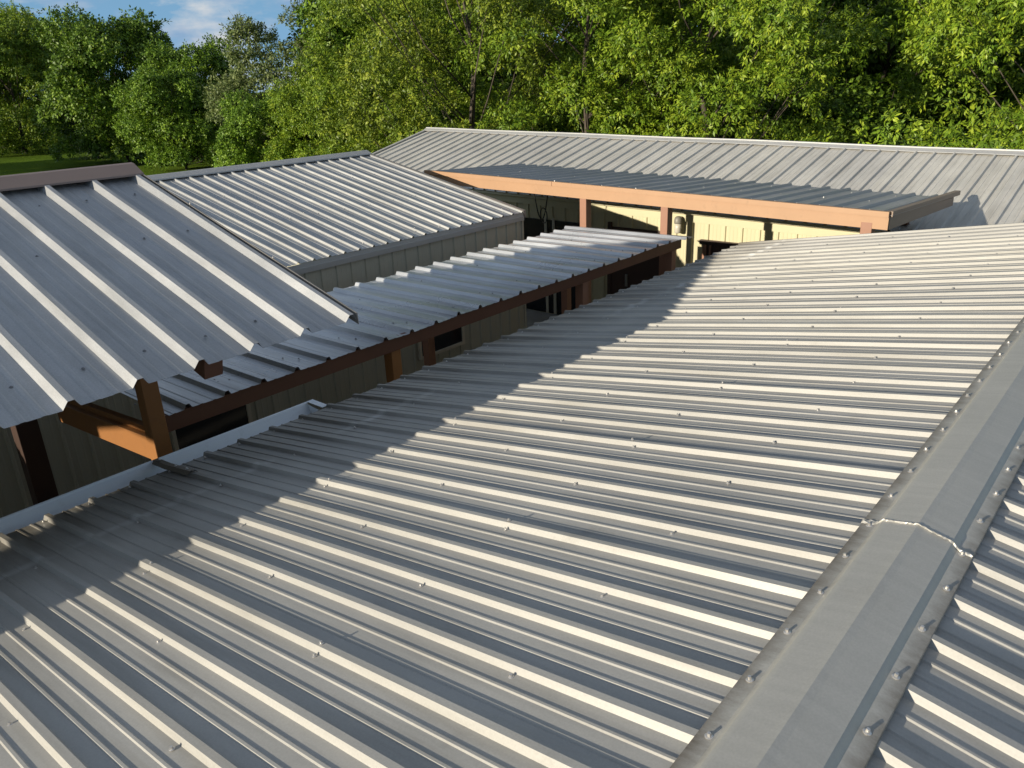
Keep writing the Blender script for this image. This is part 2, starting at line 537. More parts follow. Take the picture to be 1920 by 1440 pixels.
for i in range(n + 1):
    for j in range(n + 1):
        # denser near, reaching 900 m
        def s(t): return math.copysign(abs(t) ** 2.4, t) * 900
        x, y = s(2 * i / n - 1) + 5, s(2 * j / n - 1) + 5
        d = max(0, math.hypot(x - 5, y - 5) - 30)
        gv.append((x, y, GZ + 0.12 * math.sin(x * 0.11) * math.sin(y * 0.09) * min(1, d / 20)))
for i in range(n):
    for j in range(n):
        a = i * (n + 1) + j
        gf.append((a, a + n + 1, a + n + 2, a + 1))
structure(g.add(gv, gf).build('ground', ground_mat()))
def concrete_mat():
    m, N, L, b = newmat('old_concrete')
    n1 = noise(N, L, 2.0, 8, 0.7)
    c1 = ramp(N, [(0.3, (0.20, 0.19, 0.17)), (0.7, (0.32, 0.31, 0.28))])
    L.new(n1.outputs['Fac'], c1.inputs['Fac']); L.new(c1.outputs['Color'], b.inputs['Base Color'])
    b.inputs['Roughness'].default_value = 0.85
    return m
structure(MB().box(-11, 7.25, 3.0, 15, GZ - 0.1, GZ + 0.1).build('path', concrete_mat(), bevel=0.01))

# ------------------------------------------------------------------ building with the big near roof
S = 1 / 6.0
PA = 0.2286
HA = 0.019
XA0, XA1 = -9.6, 4.42
YE = 3.77
lapA = lambda k: (k % 4) == 3          # k = -K  ->  K = 17, 13, 9, 5 are lap ribs
A = thing('metal_building', (-2, 0, GZ), 'long building whose wide ribbed grey roof with ridge cap fills the foreground', 'building')
profA = profile(XA0, XA1, PA, 0.0, 0.043, 0.023, HA, (0.345, 0.64), 0.0042, 0.0165, lapA, 0.003)
RC = -0.035                              # ridge line
zr = -S * RC
Lw = (YE - RC) * math.sqrt(1 + S * S)
roofA = sheet('roof', M['roofA'], (0, RC, -S * RC), (1, 0, 0), (0, 1, -S), Lw, profA, A, wav=0.0009)
YR = -5.2
profA2 = profile(XA0, XA1, PA, 0.0, 0.043, 0.023, HA, (0.345, 0.64), 0.0042, 0.0165, lapA, 0.003)
roofA2 = sheet('roof', M['roofA'], (0, RC, -S * RC), (1, 0, 0), (0, -1, -S), (RC - YR) * math.sqrt(1 + S * S), profA2, A, wav=0.0009)
def zA(y): return -S * y if y >= RC else -S * RC - S * (RC - y)

# ridge cap: flanges at rib height, steps, raised apex.  Two lengths, the far one lapped over the near one
cn = math.cos(math.atan(S))
def capz(y, extra): return zA(y) + (HA + 0.0052) + extra
capprof = [(0.168, -0.004), (0.166, 0.0), (0.122, 0.001), (0.104, 0.017), (0.02, 0.021), (0, 0.0235), (-0.02, 0.021), (-0.104, 0.017), (-0.122, 0.001), (-0.166, 0.0), (-0.168, -0.004)]
XS = -2.50
def cap_piece(x0, x1, lift, parent, name):
    b = MB()
    vs = []; ns = max(2, int((x1 - x0) / 0.4))
    for j in range(ns + 1):
        x = x0 + (x1 - x0) * j / ns
        for (dy, e) in capprof:
            y = RC + dy
            vs.append((x + (0.02 * (dy + 0.0) if j == 0 else 0), y, capz(y, e) + lift + 0.0008 * math.sin(x * 2.3 + dy * 9)))
    m = len(capprof)
    fs = [(j * m + i, (j + 1) * m + i, (j + 1) * m + i + 1, j * m + i + 1) for j in range(ns) for i in range(m - 1)]
    o = b.add(vs, fs).build(name, M['capA'], parent)
    if o.data.polygons[0].normal.z < 0: o.data.flip_normals()
    md = o.modifiers.new('solid', 'SOLIDIFY'); md.thickness = 0.0015; md.offset = -1
    return o
capN = cap_piece(XA0, XS + 0.05, 0.0, A, 'ridge_cap')
capF = cap_piece(XS, XA1 + 0.03, 0.0032, A, 'ridge_cap')
# crumpled foil sealant along the lap
b = MB()
r2 = random.Random(3)
NS = 46
pts = []
for i in range(NS + 1):
    dy = 0.167 - 0.334 * i / NS
    e = np.interp(-dy, [-q[0] for q in capprof], [q[1] for q in capprof])
    y = RC + dy
    big = 1.3 if i < 7 else (0.8 if i > 39 else 0.26)
    pts.append((XS - 0.004 + 0.03 * dy + r2.gauss(0, 0.0025) * big, y, capz(y, e) + 0.005, big))
vs, fs = [], []
for i, (x, y, z, bg_) in enumerate(pts):
    w = 0.006 * bg_ + r2.random() * 0.006 * bg_
    for q, (ox, oz) in enumerate(((-w, -0.004), (-w * 0.5, 0.0015 + r2.random() * 0.004 * bg_), (0, 0.003 * r2.random()), (w * 0.35, 0.001 + r2.random() * 0.003 * bg_), (w * 0.6, -0.002))):
        vs.append((x + ox + r2.gauss(0, 0.0015), y + r2.gauss(0, 0.0015), z + oz))
    if i:
        for q in range(4):
            a = (i - 1) * 5 + q
            fs.append((a, a + 1, a + 6, a + 5))
b.add(vs, fs).build('sealant_strip', M['foil'], A)

# screws
pos = []
rows = [(3.70, 0), (3.11, 2), (2.511, 1), (1.905, 2), (1.30, 1), (0.695, 2)]
for K in range(-18, 40):
    x = -K * PA
    for y, par in rows:
        if par == 1 and K % 2 == 0: continue
        if par == 2 and K % 2 == 1: continue
        pos.append((x - 0.036 + rng.gauss(0, .003), y + rng.gauss(0, .012), zA(y) + 0.0005))
        if par == 1 and K % 4 == 1:
            pos.append((x + 0.001, y + rng.gauss(0, .01), zA(y) + HA + 0.003))
place_screws('screw', pos, (0, S, 1), roofA, limit=100, scale=1.0)
pos = []
for K in range(-18, 22):
    x = -K * PA
    pos.append((x + rng.gauss(0, .004), RC + 0.139 + rng.gauss(0, .003), capz(RC + .139, 0) + (0.0035 if x > XS else 0)))
place_screws('screw', pos[:], (0, S, 1), capF, SCREW_BIG, 60)
pos = []
for K in range(-18, 22):
    x = -K * PA
    pos.append((x + rng.gauss(0, .004), RC - 0.139 + rng.gauss(0, .003), capz(RC - .139, 0) + (0.0035 if x > XS else 0)))
place_screws('screw', pos[:], (0, -S, 1), capN, SCREW_BIG, 40)

# walls of this building (under the roof)
wl = MB()
wl.box(XA0 + .3, XA1 - .25, 3.30, 3.36, GZ, -0.62)
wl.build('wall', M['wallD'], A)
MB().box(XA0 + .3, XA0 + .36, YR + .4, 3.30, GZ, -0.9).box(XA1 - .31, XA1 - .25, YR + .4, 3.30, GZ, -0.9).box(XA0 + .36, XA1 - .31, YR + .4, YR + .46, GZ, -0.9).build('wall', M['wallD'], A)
# gutter: trough along part of the eave
gx0, gx1 = XA0, -2.10
ge = -S * YE - 0.012
gp = [(3.752, ge - 0.02)]
for q in range(13):
    aa = math.pi * (1.0 + q / 12 * 0.97)
    gp.append((3.852 + 0.098 * math.cos(aa), ge - 0.020 + 0.072 * math.sin(aa) + 0.026 * q / 12))
gp += [(3.951, ge + 0.014), (3.958, ge + 0.018), (3.963, ge + 0.012), (3.960, ge + 0.004)]
b = MB()
b.prism([(gx0, y, z) for y, z in gp], [(gx1, y, z) for y, z in gp], closed=False)
gut = b.build('gutter', M['gutter'], A, smooth=True)
md = gut.modifiers.new('solid', 'SOLIDIFY'); md.thickness = 0.002
endp = [(y, z) for y, z in gp[:14]]
MB().prism([(gx1, y, z) for y, z in endp], [(gx1 + 0.003, y, z) for y, z in endp]).box(gx1, gx1 + 0.05, 3.78, 3.96, ge + 0.016, ge + 0.020).build('end_cap', M['gutter'], gut)
# strap clamp over one rib and across the gutter
kx = -14.0 * PA
cl = MB()
def clamp(dx, dz): return [(kx + dx, 3.945, ge + 0.012 + dz), (kx + dx, 3.78, ge + 0.034 + dz), (kx + dx, 3.52, -S * 3.52 + HA + 0.004 + dz)]
rib = [(-0.03, -0.016), (-0.014, 0.004), (0.014, 0.004), (0.03, -0.016)]
rings = [[(kx + dx, y, z + dz) for dx, dz in rib] for (y, z) in ((3.955, ge + 0.016), (3.79, -S * 3.79 + HA + 0.004), (3.50, -S * 3.50 + HA + 0.004))]
vs = [q for rg in rings for q in rg]
cl.add(vs, [(j * 4 + i, j * 4 + i + 1, (j + 1) * 4 + i + 1, (j + 1) * 4 + i) for j in range(2) for i in range(3)])
clo = cl.build('strap', M['capA'], A, solid=0.002)
place_screws('strap_screw', [(kx, 3.90, ge + 0.030), (kx, 3.70, -S * 3.70 + HA + 0.008), (kx, 3.56, -S * 3.56 + HA + 0.008)], (0, S, 1), clo, SCREW_BIG)

# ------------------------------------------------------------------ left roof (B)
PB = 0.317
XB0 = -3.829
YBE, ZBE = 3.155, 0.175 - 0.036
SB = 0.294
HB = 0.040
XBL, XBR = -9.35, -2.205
B = thing('metal_building', (-4, 6, GZ), 'steep ribbed metal roof with brown ridge cap at the left edge', 'building')
LB = (5.70 - YBE) * math.sqrt(1 + SB * SB)
profB = profile(XBL, XBR, PB, XB0 % PB, 0.078, 0.030, HB, (0.36, 0.64), 0.0028, 0.035, lambda k: True, 0.0015)
roofB = sheet('roof', M['roofB'], (0, YBE, ZBE), (1, 0, 0), (0, 1, SB), LB, profB, B, wav=0.0016)
ZBR = ZBE + SB * (5.70 - YBE)
roofB2 = sheet('roof', M['roofB'], (0, 5.70, ZBR), (1, 0, 0), (0, 1, -SB), 1.4, profB, B, wav=0.0012)
# ridge cap (brown) - folded plate
b = MB()
zc = ZBE + SB * (5.53 - YBE) + HB + 0.006
cp = [(5.525, zc - 0.012), (5.53, zc), (5.655, zc + 0.066), (5.70, zc + 0.072), (5.745, zc + 0.066), (5.87, zc)]
b.prism([(XBL - .02, y, z) for y, z in cp], [(XBR + .012, y, z) for y, z in cp], closed=False)
capB = b.build('ridge_cap', M['brown_cap'], B, solid=0.002)
# rake trim
b = MB()
tr = []
for (y, z) in ((YBE - 0.01, ZBE), (5.70, ZBR), (5.70 + 1.35, ZBR - SB * 1.35)):
    tr.append([(XBR + 0.002, y, z + HB + 0.001), (XBR + 0.010, y, z + HB + 0.001), (XBR + 0.013, y, z - 0.03), (XBR + 0.008, y, z - 0.03)])
vs = [q for rg in tr for q in rg]
fs = [(j * 4 + i, j * 4 + (i + 1) % 4, (j + 1) * 4 + (i + 1) % 4, (j + 1) * 4 + i) for j in range(2) for i in range(4)] + [(3, 2, 1, 0), (8, 9, 10, 11)]
b.add(vs, fs).build('rake_trim', M['rake_grey'], B)
# purlins and rafters below the roof
for y in (5.62,):
    zt = ZBE + SB * (y - YBE) - 0.006
    MB().box(XBL + .1, XBR - .02, y - 0.03, y + 0.03, zt - 0.09, zt - 0.004).build('purlin', M['brown'], B)
for xr in (-3.08,):
    MB().beam((xr, 3.24, ZBE + SB * (3.24 - YBE) - 0.012), (xr, 5.68, ZBE + SB * (5.68 - YBE) - 0.008), 0.105, 0.135).build('rafter', M['brown'], B)
# post in front and beams
px0, px1 = -2.93, -2.815
pst = MB().box(px0, px1, 4.60, 4.715, GZ + 0.1, ZBE + SB * (4.6 - YBE) - 0.02).build('post', M['post_orange'], B, bevel=0.006)
for xx in (-9.2,):
    MB().box(xx - .057, xx + .057, 4.60, 4.715, GZ + 0.1, ZBE + SB * (4.6 - YBE) - 0.1).build('post', M['post_orange'], B, bevel=0.006)
MB().box(-3.24, -3.07, 6.45, 6.60, GZ + 0.1, -0.62).build('post', M['dark_frame'], B, bevel=0.005)
# added unseen west-end blockers: panel shades the post top, wall dims under the roof
MB().prism([(XBL + .05, 5.15, ZBE + SB * (5.15 - YBE) - .01), (XBL + .05, 5.15, .68), (XBL + .05, 7.05, .62), (XBL + .05, 5.70, ZBR - .01)],
           [(XBL + .10, 5.15, ZBE + SB * (5.15 - YBE) - .01), (XBL + .10, 5.15, .68), (XBL + .10, 7.05, .62), (XBL + .10, 5.70, ZBR - .01)]).build('post_shade_blocker', M['wallD'], B)
MB().box(XBL + .2, XBR - .1, 6.98, 7.02, -0.42, ZBR - SB * 1.3 - .02).build('canopy_sun_blocker', M['wallD'], B)  # added blocker keeping sun off the canopy's rear edge
MB().box(-11.0, -10.9, 3.9, 7.3, GZ, 0.45).build('low_light_blocker', M['wallD'], B)
# screws on B
pos = []
for i in range(-10, 5):
    for (y, off) in ((3.42, 0.42), (4.62, 0.40), (5.3, 0.38)):
        if (i + int(y)) % 1 == 0:
            pos.append((XB0 + (i + off + 0.12) * PB + rng.gauss(0, .01), y + rng.gauss(0, .02), ZBE + SB * (y - YBE) + 0.0005))
place_screws('screw', pos, (0, -SB, 1), roofB, SCREW_DK, 45)
place_screws('trim_screw', [(XBR + 0.006, 3.95, ZBE + SB * (3.95 - YBE) + HB + 0.008), (XBR + 0.006, 5.60, ZBE + SB * (5.60 - YBE) + HB + 0.008), (XBR + 0.006, 4.9, ZBE + SB * (4.9 - YBE) + HB + 0.008)], (0, -SB, 1), B, SCREW_BIG)

# ------------------------------------------------------------------ covered walkway (C)
XC0 = -2.649
PC = 0.3048
YC0, YC1 = 4.612, 6.49
ZC0 = -0.610 - 0.032
Cw = thing('walkway_canopy', (1, 5.5, GZ), 'flat ribbed metal canopy on brown posts between the near roof and the pale wall', 'canopy')
slC = -0.02 / 1.87
profC = profile(-2.79, 4.40, PC, XC0 % PC, 0.062, 0.026, 0.032, (0.33, 0.66), 0.003, 0.03, lambda k: k % 3 == 0, 0.002)
roofC = sheet('roof', M['roofC'], (0, YC0 - .02, ZC0), (1, 0, 0), (0, 1, slC), YC1 - YC0 + .02, profC, Cw, wav=0.0035)
# last loose sheet edge sticking out at the far end
b = MB()
lip = [(4.33, -0.002), (4.355, 0.033), (4.385, 0.033), (4.41, 0.004), (4.55, 0.002)]
b.prism([(x, YC0 - 0.10, ZC0 + z + 0.003) for x, z in lip], [(x - 0.02, YC1 + 0.02, ZC0 - 0.02 + z + 0.003) for x, z in lip], closed=False)
b.build('edge_sheet', M['roofC'], Cw, solid=0.0016)
MB().box(-2.812, 4.42, 4.625, 4.66, -0.775, ZC0 - 0.006).build('fascia_beam', M['brown'], Cw)
MB().box(-2.812, 4.42, 6.40, 6.44, -0.79, ZC0 - 0.035).build('rear_beam', M['brown'], Cw)
# end beam at the near end, lit by the sun
MB().beam((-2.87, 4.716, -0.795), (-2.87, 6.44, -0.945), 0.10, 0.175).build('end_beam', M['post_orange'], Cw, bevel=0.004)
MB().beam((-2.85, 4.716, -0.748), (-2.85, 6.44, -0.898), 0.05, 0.046).build('end_trim', M['post_orange'], Cw)
for i, (x, y) in enumerate(((-0.66, 4.60), (2.26, 4.60), (4.30, 4.60), (1.40, 6.36), (4.30, 6.36))):
    MB().box(x - .055, x + .055, y + 0.061, y + .171, GZ + 0.1, -0.77 if y < 5 else -0.72).build('post', M['post'] if i else M['post_orange'], Cw, bevel=0.005)
# back framing joists
for x in (-1.9, -0.6, 0.8, 2.2, 3.5):
    MB().box(x - .03, x + .03, 4.665, 6.395, -0.745, ZC0 - 0.03).build('joist', M['brown'], Cw)
pos = []
for k in range(0, 24):
    x = XC0 + k * PC
    if k % 2 == 0:
        pos.append((x - 0.12 + rng.gauss(0, .01), YC0 + 0.26 + rng.gauss(0, .015), ZC0 + 0.001))
        pos.append((x - 0.19 + rng.gauss(0, .01), YC0 + 0.36 + rng.gauss(0, .015), ZC0 + 0.001))
    if k % 3 == 0:
        pos.append((x - 0.12, YC0 + 1.3 + rng.gauss(0, .02), ZC0 + 0.001 - 0.013))
place_screws('screw', pos, (0, 0, 1), roofC, SCREW_DK, 60)

# ------------------------------------------------------------------ middle building (D)
YD, ZD = 7.33, -0.473 - HA
SD = 0.2112
YDR = 10.984
XD0, XD1 = -9.3, 4.385
D = thing('metal_building', (-2, 9, GZ), 'middle gabled building with finely ribbed grey roof and pale wall behind the canopy', 'building')
LD = (YDR - YD) * math.sqrt(1 + SD * SD)
profD = profile(XD0, XD1 - 0.02, PA, 1.377 % PA, 0.046, 0.021, HA + 0.003, (0.345, 0.64), 0.0035, 0.02, lambda k: k % 4 == 0, 0.002)
roofD = sheet('roof', M['roofD'], (0, YD, ZD), (1, 0, 0), (0, 1, SD), LD, profD, D)
ZDR = ZD + SD * (YDR - YD)
sheet('roof', M['roofD'], (0, YDR, ZDR), (1, 0, 0), (0, 1, -SD), 3.9, profD, D)
b = MB()
cp = [(YDR - .15, -0.03 * 1 + 0.02), (YDR - .145, 0.030 - SD * .13 + .004), (YDR - 0.04, 0.052), (YDR, 0.060), (YDR + 0.04, 0.052), (YDR + .15, 0.030 - SD * .15)]
b.prism([(XD0 - .02, y, ZDR + z) for y, z in cp], [(XD1 + .015, y, ZDR + z) for y, z in cp], closed=False)
b.build('ridge_cap', M['capE'], D, solid=0.002)
b = MB()
tr = []
for (y, z) in ((YD - 0.015, ZD), (YDR, ZDR), (YDR + 3.8, ZDR - SD * 3.8)):
    tr.append([(XD1 - 0.045, y, z + HA + 0.010), (XD1 + 0.020, y, z + HA + 0.010), (XD1 + 0.026, y, z - 0.09), (XD1 + 0.018, y, z - 0.09)])
vs = [q for rg in tr for q in rg]
fs = [(j * 4 + i, j * 4 + (i + 1) % 4, (j + 1) * 4 + (i + 1) % 4, (j + 1) * 4 + i) for j in range(2) for i in range(4)] + [(3, 2, 1, 0), (8, 9, 10, 11)]
b.add(vs, fs).build('rake_trim', M['rake_grey'], D)
# eave trim band
b = MB()
et = [(YD - 0.004, ZD - 0.004), (YD - 0.010, ZD - 0.05), (YD - 0.022, ZD - 0.055), (YD - 0.022, ZD - 0.118), (YD + 0.02, ZD - 0.118), (YD + 0.02, ZD - 0.01)]
b.prism([(XD0 + .1, y, z) for y, z in et], [(XD1 - 0.03, y, z) for y, z in et]).build('eave_trim', M['grey_trim'], D)
# walls
profW = profile(XD0 + .1, XD1 - 0.06, PA, 0.32 % PA, 0.040, 0.018, 0.017, (0.33, 0.66), 0.002, 0.018)
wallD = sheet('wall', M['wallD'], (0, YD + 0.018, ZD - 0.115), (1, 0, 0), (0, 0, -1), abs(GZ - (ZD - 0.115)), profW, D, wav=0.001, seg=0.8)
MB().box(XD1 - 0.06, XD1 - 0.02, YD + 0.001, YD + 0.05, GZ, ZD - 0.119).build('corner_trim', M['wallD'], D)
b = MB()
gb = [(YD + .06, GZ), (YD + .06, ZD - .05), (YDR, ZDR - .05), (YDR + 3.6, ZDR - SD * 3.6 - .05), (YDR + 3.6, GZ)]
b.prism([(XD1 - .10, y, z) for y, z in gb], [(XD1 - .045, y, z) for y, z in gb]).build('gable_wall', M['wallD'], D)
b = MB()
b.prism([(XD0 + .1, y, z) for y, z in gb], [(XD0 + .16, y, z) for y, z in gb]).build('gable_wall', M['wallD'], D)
def window(parent, x0, x1, z0, z1, yf, framemat, name='window'):
    fr = MB()
    t = 0.045
    fr.box(x0 - t, x0, yf - .03, yf + .02, z0 - t, z1 + t).box(x1, x1 + t, yf - .03, yf + .02, z0 - t, z1 + t)
    fr.box(x0, x1, yf - .03, yf + .02, z0 - t, z0).box(x0, x1, yf - .03, yf + .02, z1, z1 + t)
    o = fr.build(name, framemat, parent, bevel=0.003)
    MB().box(x0, x1, yf - .010, yf - .004, z0, z1).build('glass', M['glass'], o)
    MB().box(x0, x1, yf - .016, yf - .0105, (z0 + z1) / 2 - .015, (z0 + z1) / 2 + .015).build('meeting_rail', framemat, o)
    return o
window(D, 1.99 + .03, 2.84, -2.16, -1.20, YD - .005, M['window_frame'])
window(D, -1.60, -0.74, -2.18, -1.20, YD - .005, M['window_frame'])
window(D, -5.20, -4.34, -2.18, -1.20, YD - .005, M['window_frame'])
# screws on D
pos = []
for i in range(-2, 13):
    for j, y in enumerate((7.5, 8.7, 9.9)):
        x = 1.377 + i * PA
        if (i + j) % 2 == 0:
            pos.append((x - 0.036, y, ZD + SD * (y - YD) + 0.0005))
        if i % 4 == 0:
            pos.append((x, y + .05, ZD + SD * (y + .05 - YD) + HA + .004))
place_screws('screw', pos, (0, -SD, 1), roofD, SCREW, 60)
# screw row along the rake trim
place_screws('trim_screw', [(XD1 + .0, y, ZD + SD * (y - YD) + HA + .011) for y in (7.6, 8.4, 9.3, 10.2)], (0, -SD, 1), D, SCREW)

# dark brown door opening on the side wall in the shade, behind the canopy

# ------------------------------------------------------------------ far building (E)
TILT = 0.018                             # its ridge rises slightly towards the far side
SE = 0.2365
XER = 10.60
def zE(x, y): return 0.10 - 0.032 + TILT * (y - 8.0) - SE * abs(XER - x)
YE0, YE1 = -3.0, 15.85
XEE = 7.16
E_ = thing('metal_building', (10, 8, GZ), 'far building with broad pale grey ribbed roof below the trees and sunlit cream wall', 'building')
profE = profile(-YE1, -YE0, PC, (-15.58) % PC, 0.066, 0.028, 0.037, (0.33, 0.66), 0.0045, 0.022, lambda k: k % 3 == 0, 0.002)
Ue = Vector((0, -1, -TILT)).normalized()
LE = (XER - XEE) * math.sqrt(1 + SE * SE)
# sheet origin at y = 0
roofE = sheet('roof', M['roofE'], (XER, 0, zE(XER, 0)), Ue, (-1, 0, -SE), LE, profE, E_, wav=0.002)
sheet('roof', M['roofE'], (XER, 0, zE(XER, 0)), Ue, (1, 0, -SE), LE, profE, E_, wav=0.002)
b = MB()
cpE = [(-.17, .030 - SE * .17 - .002), (-.165, .036 - SE * .165), (-.05, 0.045), (-.045, .062), (0, .066), (.045, .062), (.05, .045), (.17, .036 - SE * .17)]
vs = []; ns = 30
for j in range(ns + 1):
    y = YE0 + (YE1 + .03 - YE0) * j / ns
    for (dx, dz) in cpE:
        vs.append((XER + dx, y, zE(XER, y) + dz + 0.005 * math.sin(y * 1.3) + (0.003 if (j // 5) % 2 else 0)))
m = len(cpE)
b.add(vs, [(j * m + i, (j + 1) * m + i, (j + 1) * m + i + 1, j * m + i + 1) for j in range(ns) for i in range(m - 1)])
b.build('ridge_cap', M['capE'], E_, solid=0.002)
b = MB()
tr = []
for x in (XEE - .02, XER, XER + (XER - XEE) + .02):
    z = zE(x, YE1)
    tr.append([(x, YE1 - .06, z + .042), (x, YE1 + .03, z + .042), (x, YE1 + .035, z - .10), (x, YE1 + .025, z - .10)])
vs = [q for rg in tr for q in rg]
b.add(vs, [(j * 4 + i, j * 4 + (i + 1) % 4, (j + 1) * 4 + (i + 1) % 4, (j + 1) * 4 + i) for j in range(2) for i in range(4)] + [(3, 2, 1, 0), (8, 9, 10, 11)])
b.build('rake_trim', M['capE'], E_)
# wall with eave trim
XW = 7.30
b = MB()
b.prism([(XW - .09, YE0 + .1, zE(XEE, YE0) - .01), (XW - .10, YE0 + .1, zE(XEE, YE0) - .06), (XW - .045, YE0 + .1, zE(XEE, YE0) - .08), (XW - .045, YE0 + .1, zE(XEE, YE0) - .20), (XW + .05, YE0 + .1, zE(XEE, YE0) - .20), (XW + .05, YE0 + .1, zE(XEE, YE0) - .01)],
        [(XW - .09, YE1 - .1, zE(XEE, YE1) - .01), (XW - .10, YE1 - .1, zE(XEE, YE1) - .06), (XW - .045, YE1 - .1, zE(XEE, YE1) - .08), (XW - .045, YE1 - .1, zE(XEE, YE1) - .20), (XW + .05, YE1 - .1, zE(XEE, YE1) - .20), (XW + .05, YE1 - .1, zE(XEE, YE1) - .01)])
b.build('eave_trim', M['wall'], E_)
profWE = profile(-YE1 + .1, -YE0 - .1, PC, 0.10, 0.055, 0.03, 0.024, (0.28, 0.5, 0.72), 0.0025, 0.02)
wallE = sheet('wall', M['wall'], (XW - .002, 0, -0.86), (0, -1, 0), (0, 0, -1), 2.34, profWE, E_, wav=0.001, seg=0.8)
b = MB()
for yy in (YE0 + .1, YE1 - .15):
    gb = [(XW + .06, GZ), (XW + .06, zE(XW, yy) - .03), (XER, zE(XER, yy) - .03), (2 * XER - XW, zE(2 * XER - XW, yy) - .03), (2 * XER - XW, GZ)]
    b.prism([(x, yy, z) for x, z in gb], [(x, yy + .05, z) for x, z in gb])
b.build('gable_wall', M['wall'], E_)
# door in the shade at the left and a door with dark frame on the right
def wall_box(y0, y1, z0, z1, d0, d1, name, mat, parent):
    return MB().box(XW - d1, XW - d0, y0, y1, z0, z1).build(name, mat, parent, bevel=0.003)
dr = wall_box(6.55, 7.62, GZ + .1, -1.19, .03, .055, 'door', M['dark_frame'], E_)
wall_box(6.47, 6.549, GZ + .1, -1.11, .024, .07, 'door_frame', M['dark_frame'], dr)
wall_box(7.621, 7.70, GZ + .1, -1.11, .024, .07, 'door_frame', M['dark_frame'], dr)
wall_box(7.25, 7.30, -2.28, -2.05, .0555, .075, 'handle', M['lampgrey'], dr)
gd = wall_box(8.25, 9.95, GZ + .1, -1.19, .028, .034, 'glass_door', M['glass'], E_)
for yy in (8.19, 8.95, 9.15, 9.951):
    wall_box(yy, yy + .06, GZ + .1, -1.15, .035, .06, 'frame', M['dark_frame'] if yy < 8.5 or yy > 9.5 else M['window_frame'], gd)
wn = wall_box(4.3, 5.80, -1.33, -1.255, .024, .09, 'window', M['dark_frame'], E_)
wall_box(4.3, 5.68, -2.2, -1.335, .028, .034, 'glass', M['dark_frame'], wn)
wall_box(5.68, 5.75, -2.2, -1.335, .024, .07, 'frame', M['post'], wn)
wall_box(5.60, 5.63, -2.2, -1.335, .035, .06, 'frame', M['post'], wn)
pos = []
for i in range(0, 46):
    y = 15.58 - i * PC
    for j, x in enumerate((9.6, 8.5)):
        if (i + j) % 4 == 0:
            pos.append((x, y - .1, zE(x, y - .1) + .001))
place_screws('screw', pos, (-SE, 0, 1), roofE, SCREW_BIG, 40)

# ------------------------------------------------------------------ porch roof with orange fascia (F)
XF = 4.85
YF0, YF1 = 2.17, 9.97
def zF(x, y): return -0.19 + (y - 2.17) * 0.0205 - (x - 4.87) * 0.052
Fp = thing('porch', (6, 6, GZ), 'flat porch roof with a long bright orange fascia on terracotta posts, before the far roof', 'porch')
profF = profile(-YF1 + .06, -YF0 + .03, PC, (-9.315) % PC, 0.062, 0.028, 0.032, (0.33, 0.66), 0.003, 0.03, lambda k: k % 3 == 0, 0.002)
UF = Vector((0, -1, -0.0205)).normalized()
LvF = Vector((1, 0, -0.052)).normalized()
XFB = 7.55
roofF = sheet('roof', M['roofF'], (XF + .02, 0, zF(XF + .02, 0) - .032), UF, LvF, XFB - XF - .02, profF, Fp, wav=0.0015)
b = MB()   # fascia board with a folded top edge
for (x0, x1, dz0, dz1) in ((XF - .028, XF + .03, -0.052, 0.014), (XF - .006, XF + .02, -0.20, -0.053)):
    b.prism([(x0, YF0, zF(XF, YF0) + dz0), (x1, YF0, zF(XF, YF0) + dz0), (x1, YF0, zF(XF, YF0) + dz1), (x0, YF0, zF(XF, YF0) + dz1)],
            [(x0, YF1, zF(XF, YF1) + dz0), (x1, YF1, zF(XF, YF1) + dz0), (x1, YF1, zF(XF, YF1) + dz1), (x0, YF1, zF(XF, YF1) + dz1)])
fas = b.build('fascia', M['fascia'], Fp)
MB().box(XF - .0295, XF - .0282, 7.12, 7.127, zF(XF, 7.1) - .05, zF(XF, 7.1) + .012).build('fascia_joint', M['brown'], fas)
# end fascia on the right side
b = MB()
xe = 8.20
b.prism([(XF + .032, YF0 - .028, zF(XF, YF0) - .05), (XF + .032, YF0 + .045, zF(XF, YF0) - .05), (XF + .032, YF0 + .045, zF(XF, YF0) + .014), (XF + .032, YF0 - .028, zF(XF, YF0) + .014)],
        [(xe, YF0 - .028, zF(xe, YF0) - .05), (xe, YF0 + .045, zF(xe, YF0) - .05), (xe, YF0 + .045, zF(xe, YF0) + .014), (xe, YF0 - .028, zF(xe, YF0) + .014)])
b.prism([(XF + .022, YF0 - .006, zF(XF, YF0) - .20), (XF + .022, YF0 + .02, zF(XF, YF0) - .20), (XF + .022, YF0 + .02, zF(XF, YF0) - .052), (XF + .022, YF0 - .006, zF(XF, YF0) - .052)],
        [(xe - .25, YF0 - .006, zF(xe, YF0) - .17), (xe - .25, YF0 + .02, zF(xe, YF0) - .17), (xe - .25, YF0 + .02, zF(xe, YF0) - .052), (xe - .25, YF0 - .006, zF(xe, YF0) - .052)])
b.build('end_fascia', M['end_fascia'], Fp)
for i, (y0, y1) in enumerate(((6.49, 6.61), (5.09, 5.205), (2.345, 2.475), (9.3, 9.42))):
    MB().box(XF - .008 if i == 2 else XF - .004, XF + .135, y0, y1, GZ, zF(XF, y0) - (.197 if i != 2 else .13)).build('post', M['post'], Fp, bevel=0.005)
